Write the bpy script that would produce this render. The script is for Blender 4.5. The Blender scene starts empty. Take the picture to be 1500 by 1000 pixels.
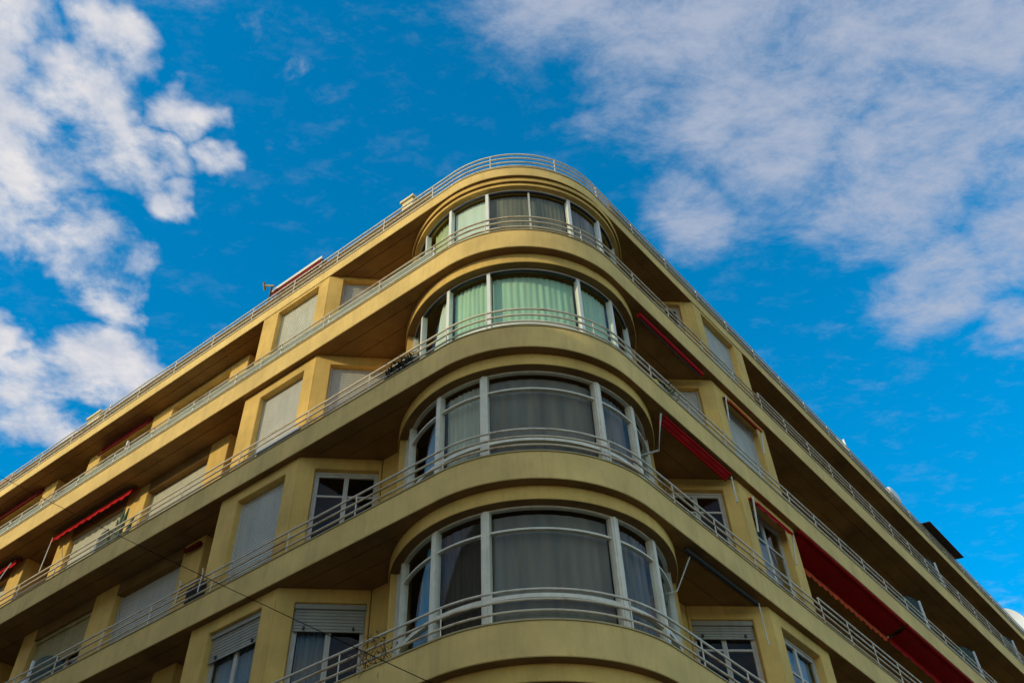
import bpy, bmesh, math, random
from mathutils import Vector, Matrix
random.seed(7)
SC = bpy.context.scene
COL = SC.collection
R_ = math.radians
ZC = 1.6                                   # eye height of the photographer

# ------------------------------------------------------------------ camera
cam = bpy.data.cameras.new('camera'); camo = bpy.data.objects.new('camera', cam); COL.objects.link(camo)
cam.sensor_width = 36.0; cam.lens = 36.0 * 1400.74 / 1500.0; cam.clip_start = 0.1; cam.clip_end = 5000
rt = Vector((0.99907915, 0.03101116, -0.02965056)); up = Vector((0.0429051, -0.72211935, 0.69043667)); fw = Vector((0, 0.69107304, 0.72278493))
m = Matrix((rt, up, -fw)).transposed().to_4x4(); m.translation = (0, 0, ZC)
camo.matrix_world = m; SC.camera = camo

# ------------------------------------------------------------------ light
SUN_EL = R_(22); SUN_AZ = R_(-55)          # azimuth from -Y towards +X
S = Vector((math.sin(SUN_AZ) * math.cos(SUN_EL), -math.cos(SUN_AZ) * math.cos(SUN_EL), math.sin(SUN_EL)))
sl = bpy.data.lights.new('sun', 'SUN'); slo = bpy.data.objects.new('sun', sl); COL.objects.link(slo)
sl.energy = 2.0; sl.angle = R_(0.6); sl.color = (0.505, 0.445, 0.265)
slo.rotation_euler = S.to_track_quat('Z', 'Y').to_euler(); slo.location = (-30, -20, 40)

W = bpy.data.worlds.new('World'); SC.world = W; W.use_nodes = True
def build_world():
    nt = W.node_tree; N = nt.nodes; L = nt.links; N.clear()
    out = N.new('ShaderNodeOutputWorld'); bg = N.new('ShaderNodeBackground'); bg.inputs[1].default_value = 0.15
    L.new(bg.outputs[0], out.inputs[0])
    sky = N.new('ShaderNodeTexSky'); sky.sky_type = 'NISHITA'; sky.sun_disc = False
    sky.sun_elevation = SUN_EL; sky.sun_rotation = math.atan2(S.x, S.y) % (2 * math.pi)
    sky.air_density = 1.0; sky.dust_density = 0.7; sky.ozone_density = 3.0
    hs = N.new('ShaderNodeHueSaturation'); hs.inputs['Hue'].default_value = 0.487; hs.inputs['Saturation'].default_value = 1.5; hs.inputs['Value'].default_value = 0.80
    L.new(sky.outputs[0], hs.inputs['Color'])
    tc = N.new('ShaderNodeTexCoord'); sep = N.new('ShaderNodeSeparateXYZ'); L.new(tc.outputs['Generated'], sep.inputs[0])
    def math_(op, a, b=None, clamp=False):
        n = N.new('ShaderNodeMath'); n.operation = op; n.use_clamp = clamp
        for i, v in enumerate((a, b)):
            if v is None: continue
            if isinstance(v, (int, float)): n.inputs[i].default_value = v
            else: L.new(v, n.inputs[i])
        return n.outputs[0]
    zc = math_('MAXIMUM', sep.outputs[2], 0.08)
    px = math_('DIVIDE', sep.outputs[0], zc); py = math_('DIVIDE', sep.outputs[1], zc)
    cmb = N.new('ShaderNodeCombineXYZ'); L.new(px, cmb.inputs[0]); L.new(py, cmb.inputs[1]); P = cmb.outputs[0]
    def noise(scale, detail, rough, vec=P, dist=0.0, lac=2.0):
        n = N.new('ShaderNodeTexNoise'); n.inputs['Scale'].default_value = scale; n.inputs['Detail'].default_value = detail
        n.inputs['Roughness'].default_value = rough; n.inputs['Distortion'].default_value = dist; n.inputs['Lacunarity'].default_value = lac
        L.new(vec, n.inputs['Vector']); return n
    def mrange(v, a, b, c, d, smooth=True):
        n = N.new('ShaderNodeMapRange'); n.interpolation_type = 'SMOOTHSTEP' if smooth else 'LINEAR'
        for i, x in enumerate((v, a, b, c, d)):
            if isinstance(x, (int, float)): n.inputs[i].default_value = x
            else: L.new(x, n.inputs[i])
        return n.outputs[0]
    wn = noise(9.0, 3, 0.6); wsub = N.new('ShaderNodeVectorMath'); wsub.operation = 'SUBTRACT'; L.new(wn.outputs[1], wsub.inputs[0]); wsub.inputs[1].default_value = (0.5, 0.5, 0.5)
    wsc = N.new('ShaderNodeVectorMath'); wsc.operation = 'SCALE'; L.new(wsub.outputs[0], wsc.inputs[0]); wsc.inputs['Scale'].default_value = 0.11
    wad = N.new('ShaderNodeVectorMath'); wad.operation = 'ADD'; L.new(P, wad.inputs[0]); L.new(wsc.outputs[0], wad.inputs[1])
    wfl = N.new('ShaderNodeVectorMath'); wfl.operation = 'MULTIPLY'; L.new(wad.outputs[0], wfl.inputs[0]); wfl.inputs[1].default_value = (1, 1, 0); PW = wfl.outputs[0]
    def blobs(lst, amp):
        acc = None
        for (x, y, r) in lst:
            d = N.new('ShaderNodeVectorMath'); d.operation = 'DISTANCE'; d.inputs[1].default_value = (x, y, 0); L.new(PW, d.inputs[0])
            v = mrange(d.outputs['Value'], r * 0.2, r * 1.7, amp, 0.0)
            acc = v if acc is None else math_('MAXIMUM', acc, v)
        return acc
    # lane spans the view; cloud added outside it brightens and whitens the shade
    lane = blobs([(-0.5, 0.7, 0.36), (0.0, 0.8, 0.5), (0.5, 0.75, 0.42), (0.0, 1.5, 0.7), (0.7, 1.4, 0.5), (-0.8, 1.3, 0.5)], 1.0)
    up_ = mrange(sep.outputs[2], 0.03, 0.22, 0.0, 1.0)
    # heaped clouds
    A = [(-0.52, 0.42, 0.085), (-0.60, 0.48, 0.10), (-0.475, 0.535, 0.085), (-0.57, 0.60, 0.12), (-0.47, 0.605, 0.08), (-0.375, 0.563, 0.055), (-0.355, 0.625, 0.04), (-0.43, 0.48, 0.055), (-0.41, 0.62, 0.05), (-0.56, 0.775, 0.10),
         (-0.545, 0.84, 0.06), (-0.73, 0.90, 0.07), (-0.60, 0.98, 0.11), (-0.74, 1.06, 0.13), (-0.66, 0.66, 0.10), (-0.42, 0.68, 0.04), (-0.75, 0.75, 0.06)]
    n1 = noise(7.0, 10, 0.61, dist=0.15)
    na = math_('MULTIPLY', math_('SUBTRACT', n1.outputs[0], 0.5), 1.75)
    far = math_('MULTIPLY', math_('SUBTRACT', 1.0, lane), 0.36)
    ca = math_('ADD', na, math_('MAXIMUM', blobs(A, 0.74), far))
    ca = math_('SUBTRACT', ca, math_('MULTIPLY', lane, 0.22))
    mA = math_('MULTIPLY', mrange(ca, 0.15, 0.62, 0.0, 1.0), up_)
    # thin sheet
    Bl = [(0.09, 0.42, 0.12), (0.17, 0.50, 0.10), (0.26, 0.49, 0.15), (0.30, 0.58, 0.13), (0.398, 0.512, 0.16), (0.549, 0.552, 0.18), (0.33, 0.64, 0.14), (0.50, 0.69, 0.16), (0.603, 0.886, 0.10), (0.727, 0.965, 0.06),
          (0.238, 0.74, 0.08), (0.75, 0.75, 0.16)]
    mp = N.new('ShaderNodeMapping'); mp.inputs['Rotation'].default_value = (0, 0, R_(-35)); mp.inputs['Scale'].default_value = (1.0, 1.6, 1.0); L.new(P, mp.inputs[0])
    n2 = noise(7.5, 9, 0.70, vec=mp.outputs[0], dist=0.2)
    nb = math_('MULTIPLY', math_('SUBTRACT', n2.outputs[0], 0.5), 1.25)
    cb = math_('ADD', nb, math_('MAXIMUM', blobs(Bl, 0.60), math_('MULTIPLY', math_('SUBTRACT', 1.0, lane), 0.36)))
    mB = math_('MULTIPLY', math_('MULTIPLY', mrange(cb, 0.13, 0.82, 0.0, 1.0), 0.92), up_)
    n5 = noise(14.0, 7, 0.68, vec=mp.outputs[0], dist=0.2)
    mC = math_('MULTIPLY', math_('MULTIPLY', mrange(n5.outputs[0], 0.50, 0.84, 0.0, 1.0), 0.13), up_)
    mB = math_('MAXIMUM', mB, mC)
    # body colour of the clouds
    n4 = noise(11, 6, 0.6)
    cr = N.new('ShaderNodeValToRGB'); L.new(n4.outputs[0], cr.inputs[0])
    cr.color_ramp.elements[0].position = 0.32; cr.color_ramp.elements[0].color = (1.45, 1.65, 2.05, 1)
    cr.color_ramp.elements[1].position = 0.62; cr.color_ramp.elements[1].color = (2.45, 2.40, 2.45, 1)
    mixB = N.new('ShaderNodeMix'); mixB.data_type = 'RGBA'; L.new(mB, mixB.inputs[0]); L.new(hs.outputs[0], mixB.inputs[6]); mixB.inputs[7].default_value = (1.40, 1.56, 1.95, 1)
    mixA = N.new('ShaderNodeMix'); mixA.data_type = 'RGBA'; L.new(mA, mixA.inputs[0]); L.new(mixB.outputs[2], mixA.inputs[6]); L.new(cr.outputs[0], mixA.inputs[7])
    L.new(mixA.outputs[2], bg.inputs[0])
build_world()
SC.view_settings.view_transform = 'Standard'; SC.view_settings.look = 'None'
SC.view_settings.exposure = 1.1; SC.view_settings.gamma = 1.0; SC.view_settings.use_curve_mapping = False
SC.cycles.max_bounces = 8; SC.cycles.transparent_max_bounces = 12

# ------------------------------------------------------------------ materials
MATS = {}
def mat(name, col, rough=0.7, metal=0.0, var=0.0, vscale=1.2, bump=0.0, bscale=60, streak=0.0, stain=None, stain_amt=0.0, stain_scale=2.5, spec=0.4, alpha=1.0, trans=0.0, emis=None):
    if name in MATS: return MATS[name]
    m = bpy.data.materials.new(name); m.use_nodes = True; MATS[name] = m
    nt = m.node_tree; N = nt.nodes; L = nt.links; b = N['Principled BSDF']
    b.inputs['Roughness'].default_value = rough; b.inputs['Metallic'].default_value = metal; b.inputs['Specular IOR Level'].default_value = spec
    b.inputs['Base Color'].default_value = (*col, 1); b.inputs['Alpha'].default_value = alpha; b.inputs['Transmission Weight'].default_value = trans
    geo = N.new('ShaderNodeNewGeometry'); cur = None
    def mixc(fac, a, c):
        x = N.new('ShaderNodeMix'); x.data_type = 'RGBA'; L.new(fac, x.inputs[0])
        if isinstance(a, tuple): x.inputs[6].default_value = (*a, 1)
        else: L.new(a, x.inputs[6])
        if isinstance(c, tuple): x.inputs[7].default_value = (*c, 1)
        else: L.new(c, x.inputs[7])
        return x.outputs[2]
    def noise(scale, detail=5, rough=0.6, stretch=None):
        n = N.new('ShaderNodeTexNoise'); n.inputs['Scale'].default_value = scale; n.inputs['Detail'].default_value = detail; n.inputs['Roughness'].default_value = rough
        if stretch:
            mp = N.new('ShaderNodeMapping'); mp.inputs['Scale'].default_value = stretch; L.new(geo.outputs['Position'], mp.inputs[0]); L.new(mp.outputs[0], n.inputs['Vector'])
        else: L.new(geo.outputs['Position'], n.inputs['Vector'])
        return n.outputs[0]
    def ramp(v, a, b_, hi=1.0):
        r = N.new('ShaderNodeMapRange'); L.new(v, r.inputs[0]); r.inputs[1].default_value = a; r.inputs[2].default_value = b_; r.inputs[4].default_value = hi; return r.outputs[0]
    cur = tuple(col)
    if var:
        cur = mixc(ramp(noise(vscale), 0.3, 0.7), tuple(c * (1 - var) for c in col), tuple(min(1, c * (1 + var)) for c in col))
    if streak:
        cur = mixc(ramp(noise(1.6, 7, 0.7, (4.0, 4.0, 0.5)), 0.47, 0.74, streak), cur, tuple(c * 0.5 for c in col))
    if stain is not None:
        cur = mixc(ramp(noise(stain_scale, 6, 0.7), 0.62 - 0.12 * stain_amt, 0.70, min(1, stain_amt)), cur, tuple(stain))
    if not isinstance(cur, tuple): L.new(cur, b.inputs['Base Color'])
    if bump:
        bp = N.new('ShaderNodeBump'); bp.inputs['Strength'].default_value = bump; bp.inputs['Distance'].default_value = 0.01
        L.new(noise(bscale, 4, 0.6), bp.inputs['Height']); L.new(bp.outputs[0], b.inputs['Normal'])
    return m
STUCCO = mat('ochre_stucco', (0.76, 0.475, 0.13), 0.85, var=0.17, vscale=1.1, bump=0.3, bscale=40, streak=0.36, stain=(0.48, 0.30, 0.09), stain_amt=0.25, stain_scale=1.4, spec=0.2)
FASCIA = mat('ochre_fascia', (0.79, 0.53, 0.18), 0.85, var=0.15, vscale=1.0, bump=0.28, bscale=40, streak=0.36, stain=(0.54, 0.35, 0.13), stain_amt=0.2, stain_scale=1.8, spec=0.2)
SOFFIT = mat('soffit_brown', (0.27, 0.15, 0.05), 0.9, var=0.22, vscale=1.1, bump=0.2, bscale=25, stain=(0.12, 0.07, 0.03), stain_amt=0.55, stain_scale=0.9, spec=0.15)
CAPM = mat('coping', (0.45, 0.34, 0.15), 0.8, var=0.15, vscale=3, stain=(0.2, 0.13, 0.06), stain_amt=0.5)
RAIL = mat('rail_white', (0.76, 0.66, 0.50), 0.5, var=0.14, vscale=5, stain=(0.32, 0.12, 0.03), stain_amt=0.6, stain_scale=2.2)
RAILD = mat('rail_aged', (0.70, 0.57, 0.38), 0.5, var=0.1, vscale=5, stain=(0.34, 0.13, 0.03), stain_amt=0.95, stain_scale=1.7)
WOODW = mat('frame_white_wood', (0.80, 0.71, 0.54), 0.55, var=0.10, vscale=6, streak=0.4, stain=(0.52, 0.48, 0.38), stain_amt=0.4, stain_scale=7)
SASH = mat('sash_shaded', (0.60, 0.54, 0.44), 0.6, var=0.12, vscale=5, streak=0.3)  # white frame greyed, recess shade put into its colour
ALU = mat('frame_white_alu', (0.82, 0.79, 0.70), 0.4, var=0.05, vscale=3)
DARKM = mat('dark_metal', (0.03, 0.03, 0.035), 0.5)
SHUT = mat('shutter_slats', (0.60, 0.57, 0.49), 0.6, var=0.07, vscale=1.5, streak=0.35)
SHUTD = mat('shutter_grey', (0.40, 0.37, 0.30), 0.6, var=0.08, vscale=1.5, streak=0.4)
SHUTC = mat('shutter_cream', (0.64, 0.60, 0.46), 0.6, var=0.07, vscale=1.5, streak=0.35)
SHUTW = mat('shutter_wood', (0.45, 0.36, 0.16), 0.65, var=0.1, vscale=2, streak=0.4)
RED = mat('awning_red', (0.50, 0.012, 0.014), 0.85, var=0.15, vscale=2.0, bump=0.2, bscale=8, spec=0.1)
ORANGE = mat('awning_orange', (0.75, 0.10, 0.03), 0.85, var=0.2, vscale=4, spec=0.1)
REDD = mat('awning_maroon', (0.16, 0.012, 0.01), 0.85, var=0.2, vscale=2, spec=0.1)
MAROON = mat('awning_deep_red', (0.34, 0.010, 0.008), 0.85, var=0.15, vscale=2, bump=0.2, bscale=8, spec=0.05)
DKAWN = mat('awning_black', (0.022, 0.022, 0.018), 0.8)
BAR = mat('bar_cream', (0.72, 0.68, 0.56), 0.45, var=0.06)
INTW = mat('interior_wall', (0.10, 0.09, 0.075), 0.9)
LEAF = mat('leaf', (0.05, 0.085, 0.03), 0.6, var=0.4, vscale=9)
LEAFD = mat('leaf_dark', (0.035, 0.035, 0.022), 0.7, var=0.4, vscale=9)
TWIG = mat('twig', (0.14, 0.075, 0.04), 0.8, var=0.3, vscale=9)
TERRA = mat('terracotta', (0.28, 0.11, 0.06), 0.8, var=0.15, vscale=6)
YEL = mat('yellow_glaze', (0.72, 0.47, 0.05), 0.35, var=0.1, vscale=6)
PETAL = mat('petal', (0.7, 0.42, 0.33), 0.7, var=0.2, vscale=20)
WHITEP = mat('white_plastic', (0.8, 0.8, 0.78), 0.4, var=0.04)
CREAMP = mat('cream_render', (0.70, 0.60, 0.36), 0.8, var=0.07, vscale=2, bump=0.1)
REED = mat('screen_reed', (0.24, 0.16, 0.06), 0.9, var=0.3, vscale=6, streak=0.4)
FROST = mat('frosted_panel', (0.60, 0.70, 0.62), 0.35, alpha=0.72, var=0.05)
DIVG = mat('divider_glass', (0.10, 0.19, 0.21), 0.2, alpha=0.62, spec=0.6)
CAB = mat('cable_black', (0.008, 0.008, 0.008), 0.95, spec=0.0)
ASPH = mat('asphalt', (0.05, 0.05, 0.052), 0.9, var=0.2, vscale=0.7, bump=0.3, bscale=40)
PAVE = mat('pavement', (0.30, 0.28, 0.25), 0.85, var=0.12, vscale=0.8, bump=0.2, bscale=30)
KERB = mat('kerb_stone', (0.38, 0.37, 0.34), 0.8, var=0.1)
OPPW = mat('opposite_render', (0.72, 0.52, 0.32), 0.9, var=0.08, streak=0.3)
PAINTW = mat('road_paint', (0.75, 0.75, 0.72), 0.7, var=0.15, vscale=4)

def glass_mat(name, tint=(0.86, 0.92, 0.90), ior=1.75, wav=0.15):
    m = bpy.data.materials.new(name); m.use_nodes = True; nt = m.node_tree; N = nt.nodes; L = nt.links; N.clear()
    o = N.new('ShaderNodeOutputMaterial'); t = N.new('ShaderNodeBsdfTransparent'); g = N.new('ShaderNodeBsdfGlossy'); x = N.new('ShaderNodeMixShader'); f = N.new('ShaderNodeLayerWeight')
    t.inputs[0].default_value = (*tint, 1); g.inputs['Color'].default_value = (0.95, 0.97, 1, 1); g.inputs['Roughness'].default_value = 0.015; f.inputs[0].default_value = 0.5
    pw = N.new('ShaderNodeMath'); pw.operation = 'POWER'; L.new(f.outputs['Facing'], pw.inputs[0]); pw.inputs[1].default_value = 4.6
    ma = N.new('ShaderNodeMath'); ma.operation = 'MULTIPLY_ADD'; L.new(pw.outputs[0], ma.inputs[0]); ma.inputs[1].default_value = 0.55; ma.inputs[2].default_value = ior
    geo = N.new('ShaderNodeNewGeometry'); n = N.new('ShaderNodeTexNoise'); n.inputs['Scale'].default_value = 1.1; n.inputs['Detail'].default_value = 3; L.new(geo.outputs['Position'], n.inputs['Vector'])
    b = N.new('ShaderNodeBump'); b.inputs['Strength'].default_value = wav; b.inputs['Distance'].default_value = 0.05; L.new(n.outputs[0], b.inputs['Height'])
    L.new(b.outputs[0], g.inputs['Normal']); L.new(ma.outputs[0], x.inputs[0]); L.new(t.outputs[0], x.inputs[1]); L.new(g.outputs[0], x.inputs[2]); L.new(x.outputs[0], o.inputs[0])
    return m
GLASS = glass_mat('window_glass', (0.90, 0.93, 0.90), 0.02, 0.015); GLASSG = glass_mat('window_glass_green', (0.88, 0.96, 0.90), 0.03, 0.015)
def cloth(name, col, stripe=0.0, trl=0.25):
    m = bpy.data.materials.new(name); m.use_nodes = True; nt = m.node_tree; N = nt.nodes; L = nt.links; N.clear()
    o = N.new('ShaderNodeOutputMaterial'); d = N.new('ShaderNodeBsdfDiffuse'); t = N.new('ShaderNodeBsdfTranslucent'); x = N.new('ShaderNodeMixShader'); x.inputs[0].default_value = trl
    geo = N.new('ShaderNodeNewGeometry'); mp = N.new('ShaderNodeMapping'); mp.inputs['Scale'].default_value = (1, 1, 0.12); L.new(geo.outputs['Position'], mp.inputs[0])
    n = N.new('ShaderNodeTexNoise'); n.inputs['Scale'].default_value = 5; n.inputs['Detail'].default_value = 5; L.new(mp.outputs[0], n.inputs['Vector'])
    mx = N.new('ShaderNodeMix'); mx.data_type = 'RGBA'; L.new(n.outputs[0], mx.inputs[0]); mx.inputs[6].default_value = (*[c * (0.75 - stripe) for c in col], 1); mx.inputs[7].default_value = (*[min(1, c * (1.25 + stripe)) for c in col], 1)
    L.new(mx.outputs[2], d.inputs[0]); L.new(mx.outputs[2], t.inputs[0]); L.new(d.outputs[0], x.inputs[1]); L.new(t.outputs[0], x.inputs[2]); L.new(x.outputs[0], o.inputs[0])
    return m

# ------------------------------------------------------------------ mesh helpers
class MB:
    def __init__(s): s.v = []; s.f = []
    def add(s, vs, fs):
        o = len(s.v); s.v += [tuple(p) for p in vs]; s.f += [tuple(i + o for i in f) for f in fs]
    def hexa(s, p):    # 8 points: bottom ring 0-3, top ring 4-7
        s.add(p, [(3, 2, 1, 0), (4, 5, 6, 7), (0, 1, 5, 4), (1, 2, 6, 5), (2, 3, 7, 6), (3, 0, 4, 7)])
    def box(s, F, a0, a1, d0, d1, z0, z1):      # F = frame (origin2d, along2d, inward2d)
        s.hexa([F(a0, d0, z0), F(a1, d0, z0), F(a1, d1, z0), F(a0, d1, z0), F(a0, d0, z1), F(a1, d0, z1), F(a1, d1, z1), F(a0, d1, z1)])
    def tube(s, pts, r, n=8, cap=True):
        pts = [Vector(p) for p in pts]; rings = []
        for i, p in enumerate(pts):
            t = (pts[min(i + 1, len(pts) - 1)] - pts[max(i - 1, 0)]).normalized()
            a = Vector((0, 0, 1)) if abs(t.z) < 0.9 else Vector((1, 0, 0))
            u = t.cross(a).normalized(); w = u.cross(t).normalized()
            rr = r[i] if isinstance(r, (list, tuple)) else r
            rings.append([p + (u * math.cos(2 * math.pi * k / n) + w * math.sin(2 * math.pi * k / n)) * rr for k in range(n)])
        vs = [q for ring in rings for q in ring]; fs = []
        for i in range(len(pts) - 1):
            for k in range(n):
                fs.append((i * n + k, i * n + (k + 1) % n, (i + 1) * n + (k + 1) % n, (i + 1) * n + k))
        if cap: fs.append(tuple(range(n - 1, -1, -1))); fs.append(tuple((len(pts) - 1) * n + k for k in range(n)))
        s.add(vs, fs)
    def sweep(s, st, prof, cap=True, closed=True):   # stations (base2d, out2d); profile (x outwards, z)
        n = len(prof); vs = [(b[0] + o[0] * x, b[1] + o[1] * x, z) for (b, o) in st for (x, z) in prof]; fs = []
        for i in range(len(st) - 1):
            for k in range(n if closed else n - 1):
                fs.append((i * n + k, i * n + (k + 1) % n, (i + 1) * n + (k + 1) % n, (i + 1) * n + k))
        if cap and closed: fs.append(tuple(range(n))); fs.append(tuple(range((len(st) - 1) * n + n - 1, (len(st) - 1) * n - 1, -1)))
        s.add(vs, fs)
    def build(s, name, material, parent=None, smooth=None, flip=True):
        org = Vector((0, 0, 0)); p = parent
        while p is not None: org += p.location; p = p.parent
        me = bpy.data.meshes.new(name); me.from_pydata([tuple(Vector(v) - org) for v in s.v], [], s.f)
        bm = bmesh.new(); bm.from_mesh(me); bmesh.ops.recalc_face_normals(bm, faces=bm.faces); bm.to_mesh(me); bm.free()
        me.materials.append(material)
        if smooth:
            me.shade_smooth(); me.set_sharp_from_angle(angle=R_(smooth))
        o = bpy.data.objects.new(name, me); COL.objects.link(o)
        if parent is not None: o.parent = parent
        return o
def thing(name, label, cat, loc=(0, 0, 0), group=None):
    o = bpy.data.objects.new(name, None); o.empty_display_size = 0.3; COL.objects.link(o); o.location = loc
    o['label'] = label; o['category'] = cat
    if group: o['group'] = group
    return o
def tag(o, label, cat, group=None):
    o['label'] = label; o['category'] = cat
    if group: o['group'] = group
    return o
def struct(o): o['kind'] = 'structure'; return o

# ------------------------------------------------------------------ plan of the corner
C = Vector((0.69510617, 11.59991498))
tL = Vector((-0.81402134, 0.58083496)); oL = Vector((-0.58083496, -0.81402134))
tR = Vector((0.62661427, 0.77932956)); oR = Vector((0.77932956, -0.62661427))
RAD = 2.72; ST = 2.568; O = Vector((0.18451663, 15.30567562))
BC = Vector((0.20, 15.45)); BIS = 7.845
CAMS = {'L': -C.dot(tL), 'R': -C.dot(tR)}; CAMD = {'L': 9.8463, 'R': 6.727}
T = {'L': tL, 'R': tR}; OU = {'L': oL, 'R': oR}
ZL = {-1: 3.55, 0: 6.70, 1: 9.88, 2: 13.02, 3: 16.08, 4: 18.95}
ZL = {k: v + ZC for k, v in ZL.items()}
SEND = 36.0
def P2(side, s, e): return C + T[side] * s - OU[side] * e
def P3(side, s, e, z): p = P2(side, s, e); return (p.x, p.y, z)
def frame(side, s0, e0):        # local frame on a facade: along +s, inward
    A = P2(side, s0, e0); u = T[side]; n = -OU[side]
    return lambda a, d, z: (A.x + u.x * a + n.x * d, A.y + u.y * a + n.y * d, z)
def frame2(A, B, inside):       # frame between two plan points
    u = (B - A).normalized(); n = Vector((-u.y, u.x))
    if n.dot(inside - A) < 0: n = -n
    return (lambda a, d, z: (A.x + u.x * a + n.x * d, A.y + u.y * a + n.y * d, z)), (B - A).length
def stations(sl_, sr_, arc=56, step=None):
    st = []
    def seg(side, a, b):
        k = max(1, int(abs(b - a) / 6)) if step is None else max(1, int(abs(b - a) / step))
        return [(P2(side, a + (b - a) * i / k, 0), OU[side]) for i in range(k + 1)]
    if sl_ > ST: st += seg('L', sl_, ST)[:-1]
    a0 = math.atan2(oL.x, -oL.y); a1 = math.atan2(oR.x, -oR.y)
    for i in range(arc + 1):
        a = a0 + (a1 - a0) * i / arc; d = Vector((math.sin(a), -math.cos(a))); st.append((O + d * RAD, d))
    if sr_ > ST: st += seg('R', ST, sr_)[1:]
    return st
def straight(side, s0, s1): return [(P2(side, s0, 0), OU[side]), (P2(side, s1, 0), OU[side])]
def bay(rel0, rel1, n=None):
    n = n or max(2, int(abs(rel1 - rel0) / 2.2)); st = []
    for i in range(n + 1):
        a = R_(BIS + rel0 + (rel1 - rel0) * i / n); d = Vector((math.sin(a), -math.cos(a))); st.append((BC, d))
    return st
def reproj(side, s0, z0, e0, e1):   # a point read on plane e0 moved along its sight line to plane e1 (z0 above eye)
    k = (CAMD[side] + e1) / (CAMD[side] + e0)
    return CAMS[side] + (s0 - CAMS[side]) * k, z0 * k + ZC
INSIDE = BC + Vector((0, 12))

# ------------------------------------------------------------------ ground
mb = MB(); mb.add([(-600, -600, 0), (600, -600, 0), (600, 600, 0), (-600, 600, 0)], [(0, 1, 2, 3)]); struct(mb.build('road', ASPH))
def pave(name, prof, st):
    mb = MB(); mb.sweep(st, prof); return struct(mb.build(name, PAVE, smooth=30))
pave('pavement', [(-0.7, 0.004), (2.2, 0.004), (2.2, 0.14), (-0.7, 0.15)], stations(60, 60))
mb = MB(); mb.sweep(stations(60, 60), [(2.203, 0.004), (2.36, 0.004), (2.36, 0.12), (2.35, 0.135), (2.203, 0.135)]); struct(mb.build('kerb', KERB, smooth=30))
OPE = 13.6
Fo = frame('L', 0, -OPE)
mb = MB(); mb.box(Fo, -14, 60, -0.4, 2.0, 0.004, 0.14); struct(mb.build('pavement', PAVE))
mb = MB()
for i in range(12): mb.box(frame('L', 0, -OPE / 2 + 1.0), -10 + i * 5.5, -7.5 + i * 5.5, 0, 0.12, 0.0042, 0.0082)
struct(mb.build('road_marking', PAINTW))

# ------------------------------------------------------------------ the apartment building
B0 = thing('apartment_building', 'ochre rounded-corner apartment block with curved bay windows and long balconies', 'building', (C.x, C.y, 0))
def part(mbx, name, m, smooth=None, parent=B0): return mbx.build(name, m, parent, smooth)

def grid_wall(F, u0, u1, z0, z1, th, holes):
    mb = MB(); us = sorted(set([u0, u1] + [h[0] for h in holes] + [h[1] for h in holes])); zs = sorted(set([z0, z1] + [h[2] for h in holes] + [h[3] for h in holes]))
    us = [u for u in us if u0 <= u <= u1]; zs = [z for z in zs if z0 <= z <= z1]
    def solid(i, j):
        if i < 0 or j < 0 or i >= len(us) - 1 or j >= len(zs) - 1: return False
        cu = (us[i] + us[i + 1]) / 2; cz = (zs[j] + zs[j + 1]) / 2
        return not any(h[0] < cu < h[1] and h[2] < cz < h[3] for h in holes)
    for i in range(len(us) - 1):
        for j in range(len(zs) - 1):
            if not solid(i, j): continue
            a, b, c, d = us[i], us[i + 1], zs[j], zs[j + 1]
            q = lambda p: mb.add(p, [(0, 1, 2, 3)])
            q([F(a, 0, c), F(b, 0, c), F(b, 0, d), F(a, 0, d)]); q([F(a, th, c), F(b, th, c), F(b, th, d), F(a, th, d)])
            if not solid(i - 1, j): q([F(a, 0, c), F(a, th, c), F(a, th, d), F(a, 0, d)])
            if not solid(i + 1, j): q([F(b, 0, c), F(b, th, c), F(b, th, d), F(b, 0, d)])
            if not solid(i, j - 1): q([F(a, 0, c), F(b, 0, c), F(b, th, c), F(a, th, c)])
            if not solid(i, j + 1): q([F(a, 0, d), F(b, 0, d), F(b, th, d), F(a, th, d)])
    return mb
def wall(F, u0, u1, z0, z1, th=0.22, holes=(), m=STUCCO):
    mb = grid_wall(F, u0, u1, z0, z1, th, list(holes)); o = part(mb, 'wall', m)
    bm = bmesh.new(); bm.from_mesh(o.data); bmesh.ops.remove_doubles(bm, verts=bm.verts, dist=0.0005); bmesh.ops.recalc_face_normals(bm, faces=bm.faces)
    es = [e for e in bm.edges if e.is_manifold and e.calc_face_angle(0) > 1.0]
    bmesh.ops.bevel(bm, geom=es, offset=0.012, segments=2, affect='EDGES', clamp_overlap=True)
    bm.to_mesh(o.data); bm.free(); o.data.shade_smooth(); o.data.set_sharp_from_angle(angle=R_(50))
    return o
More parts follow.
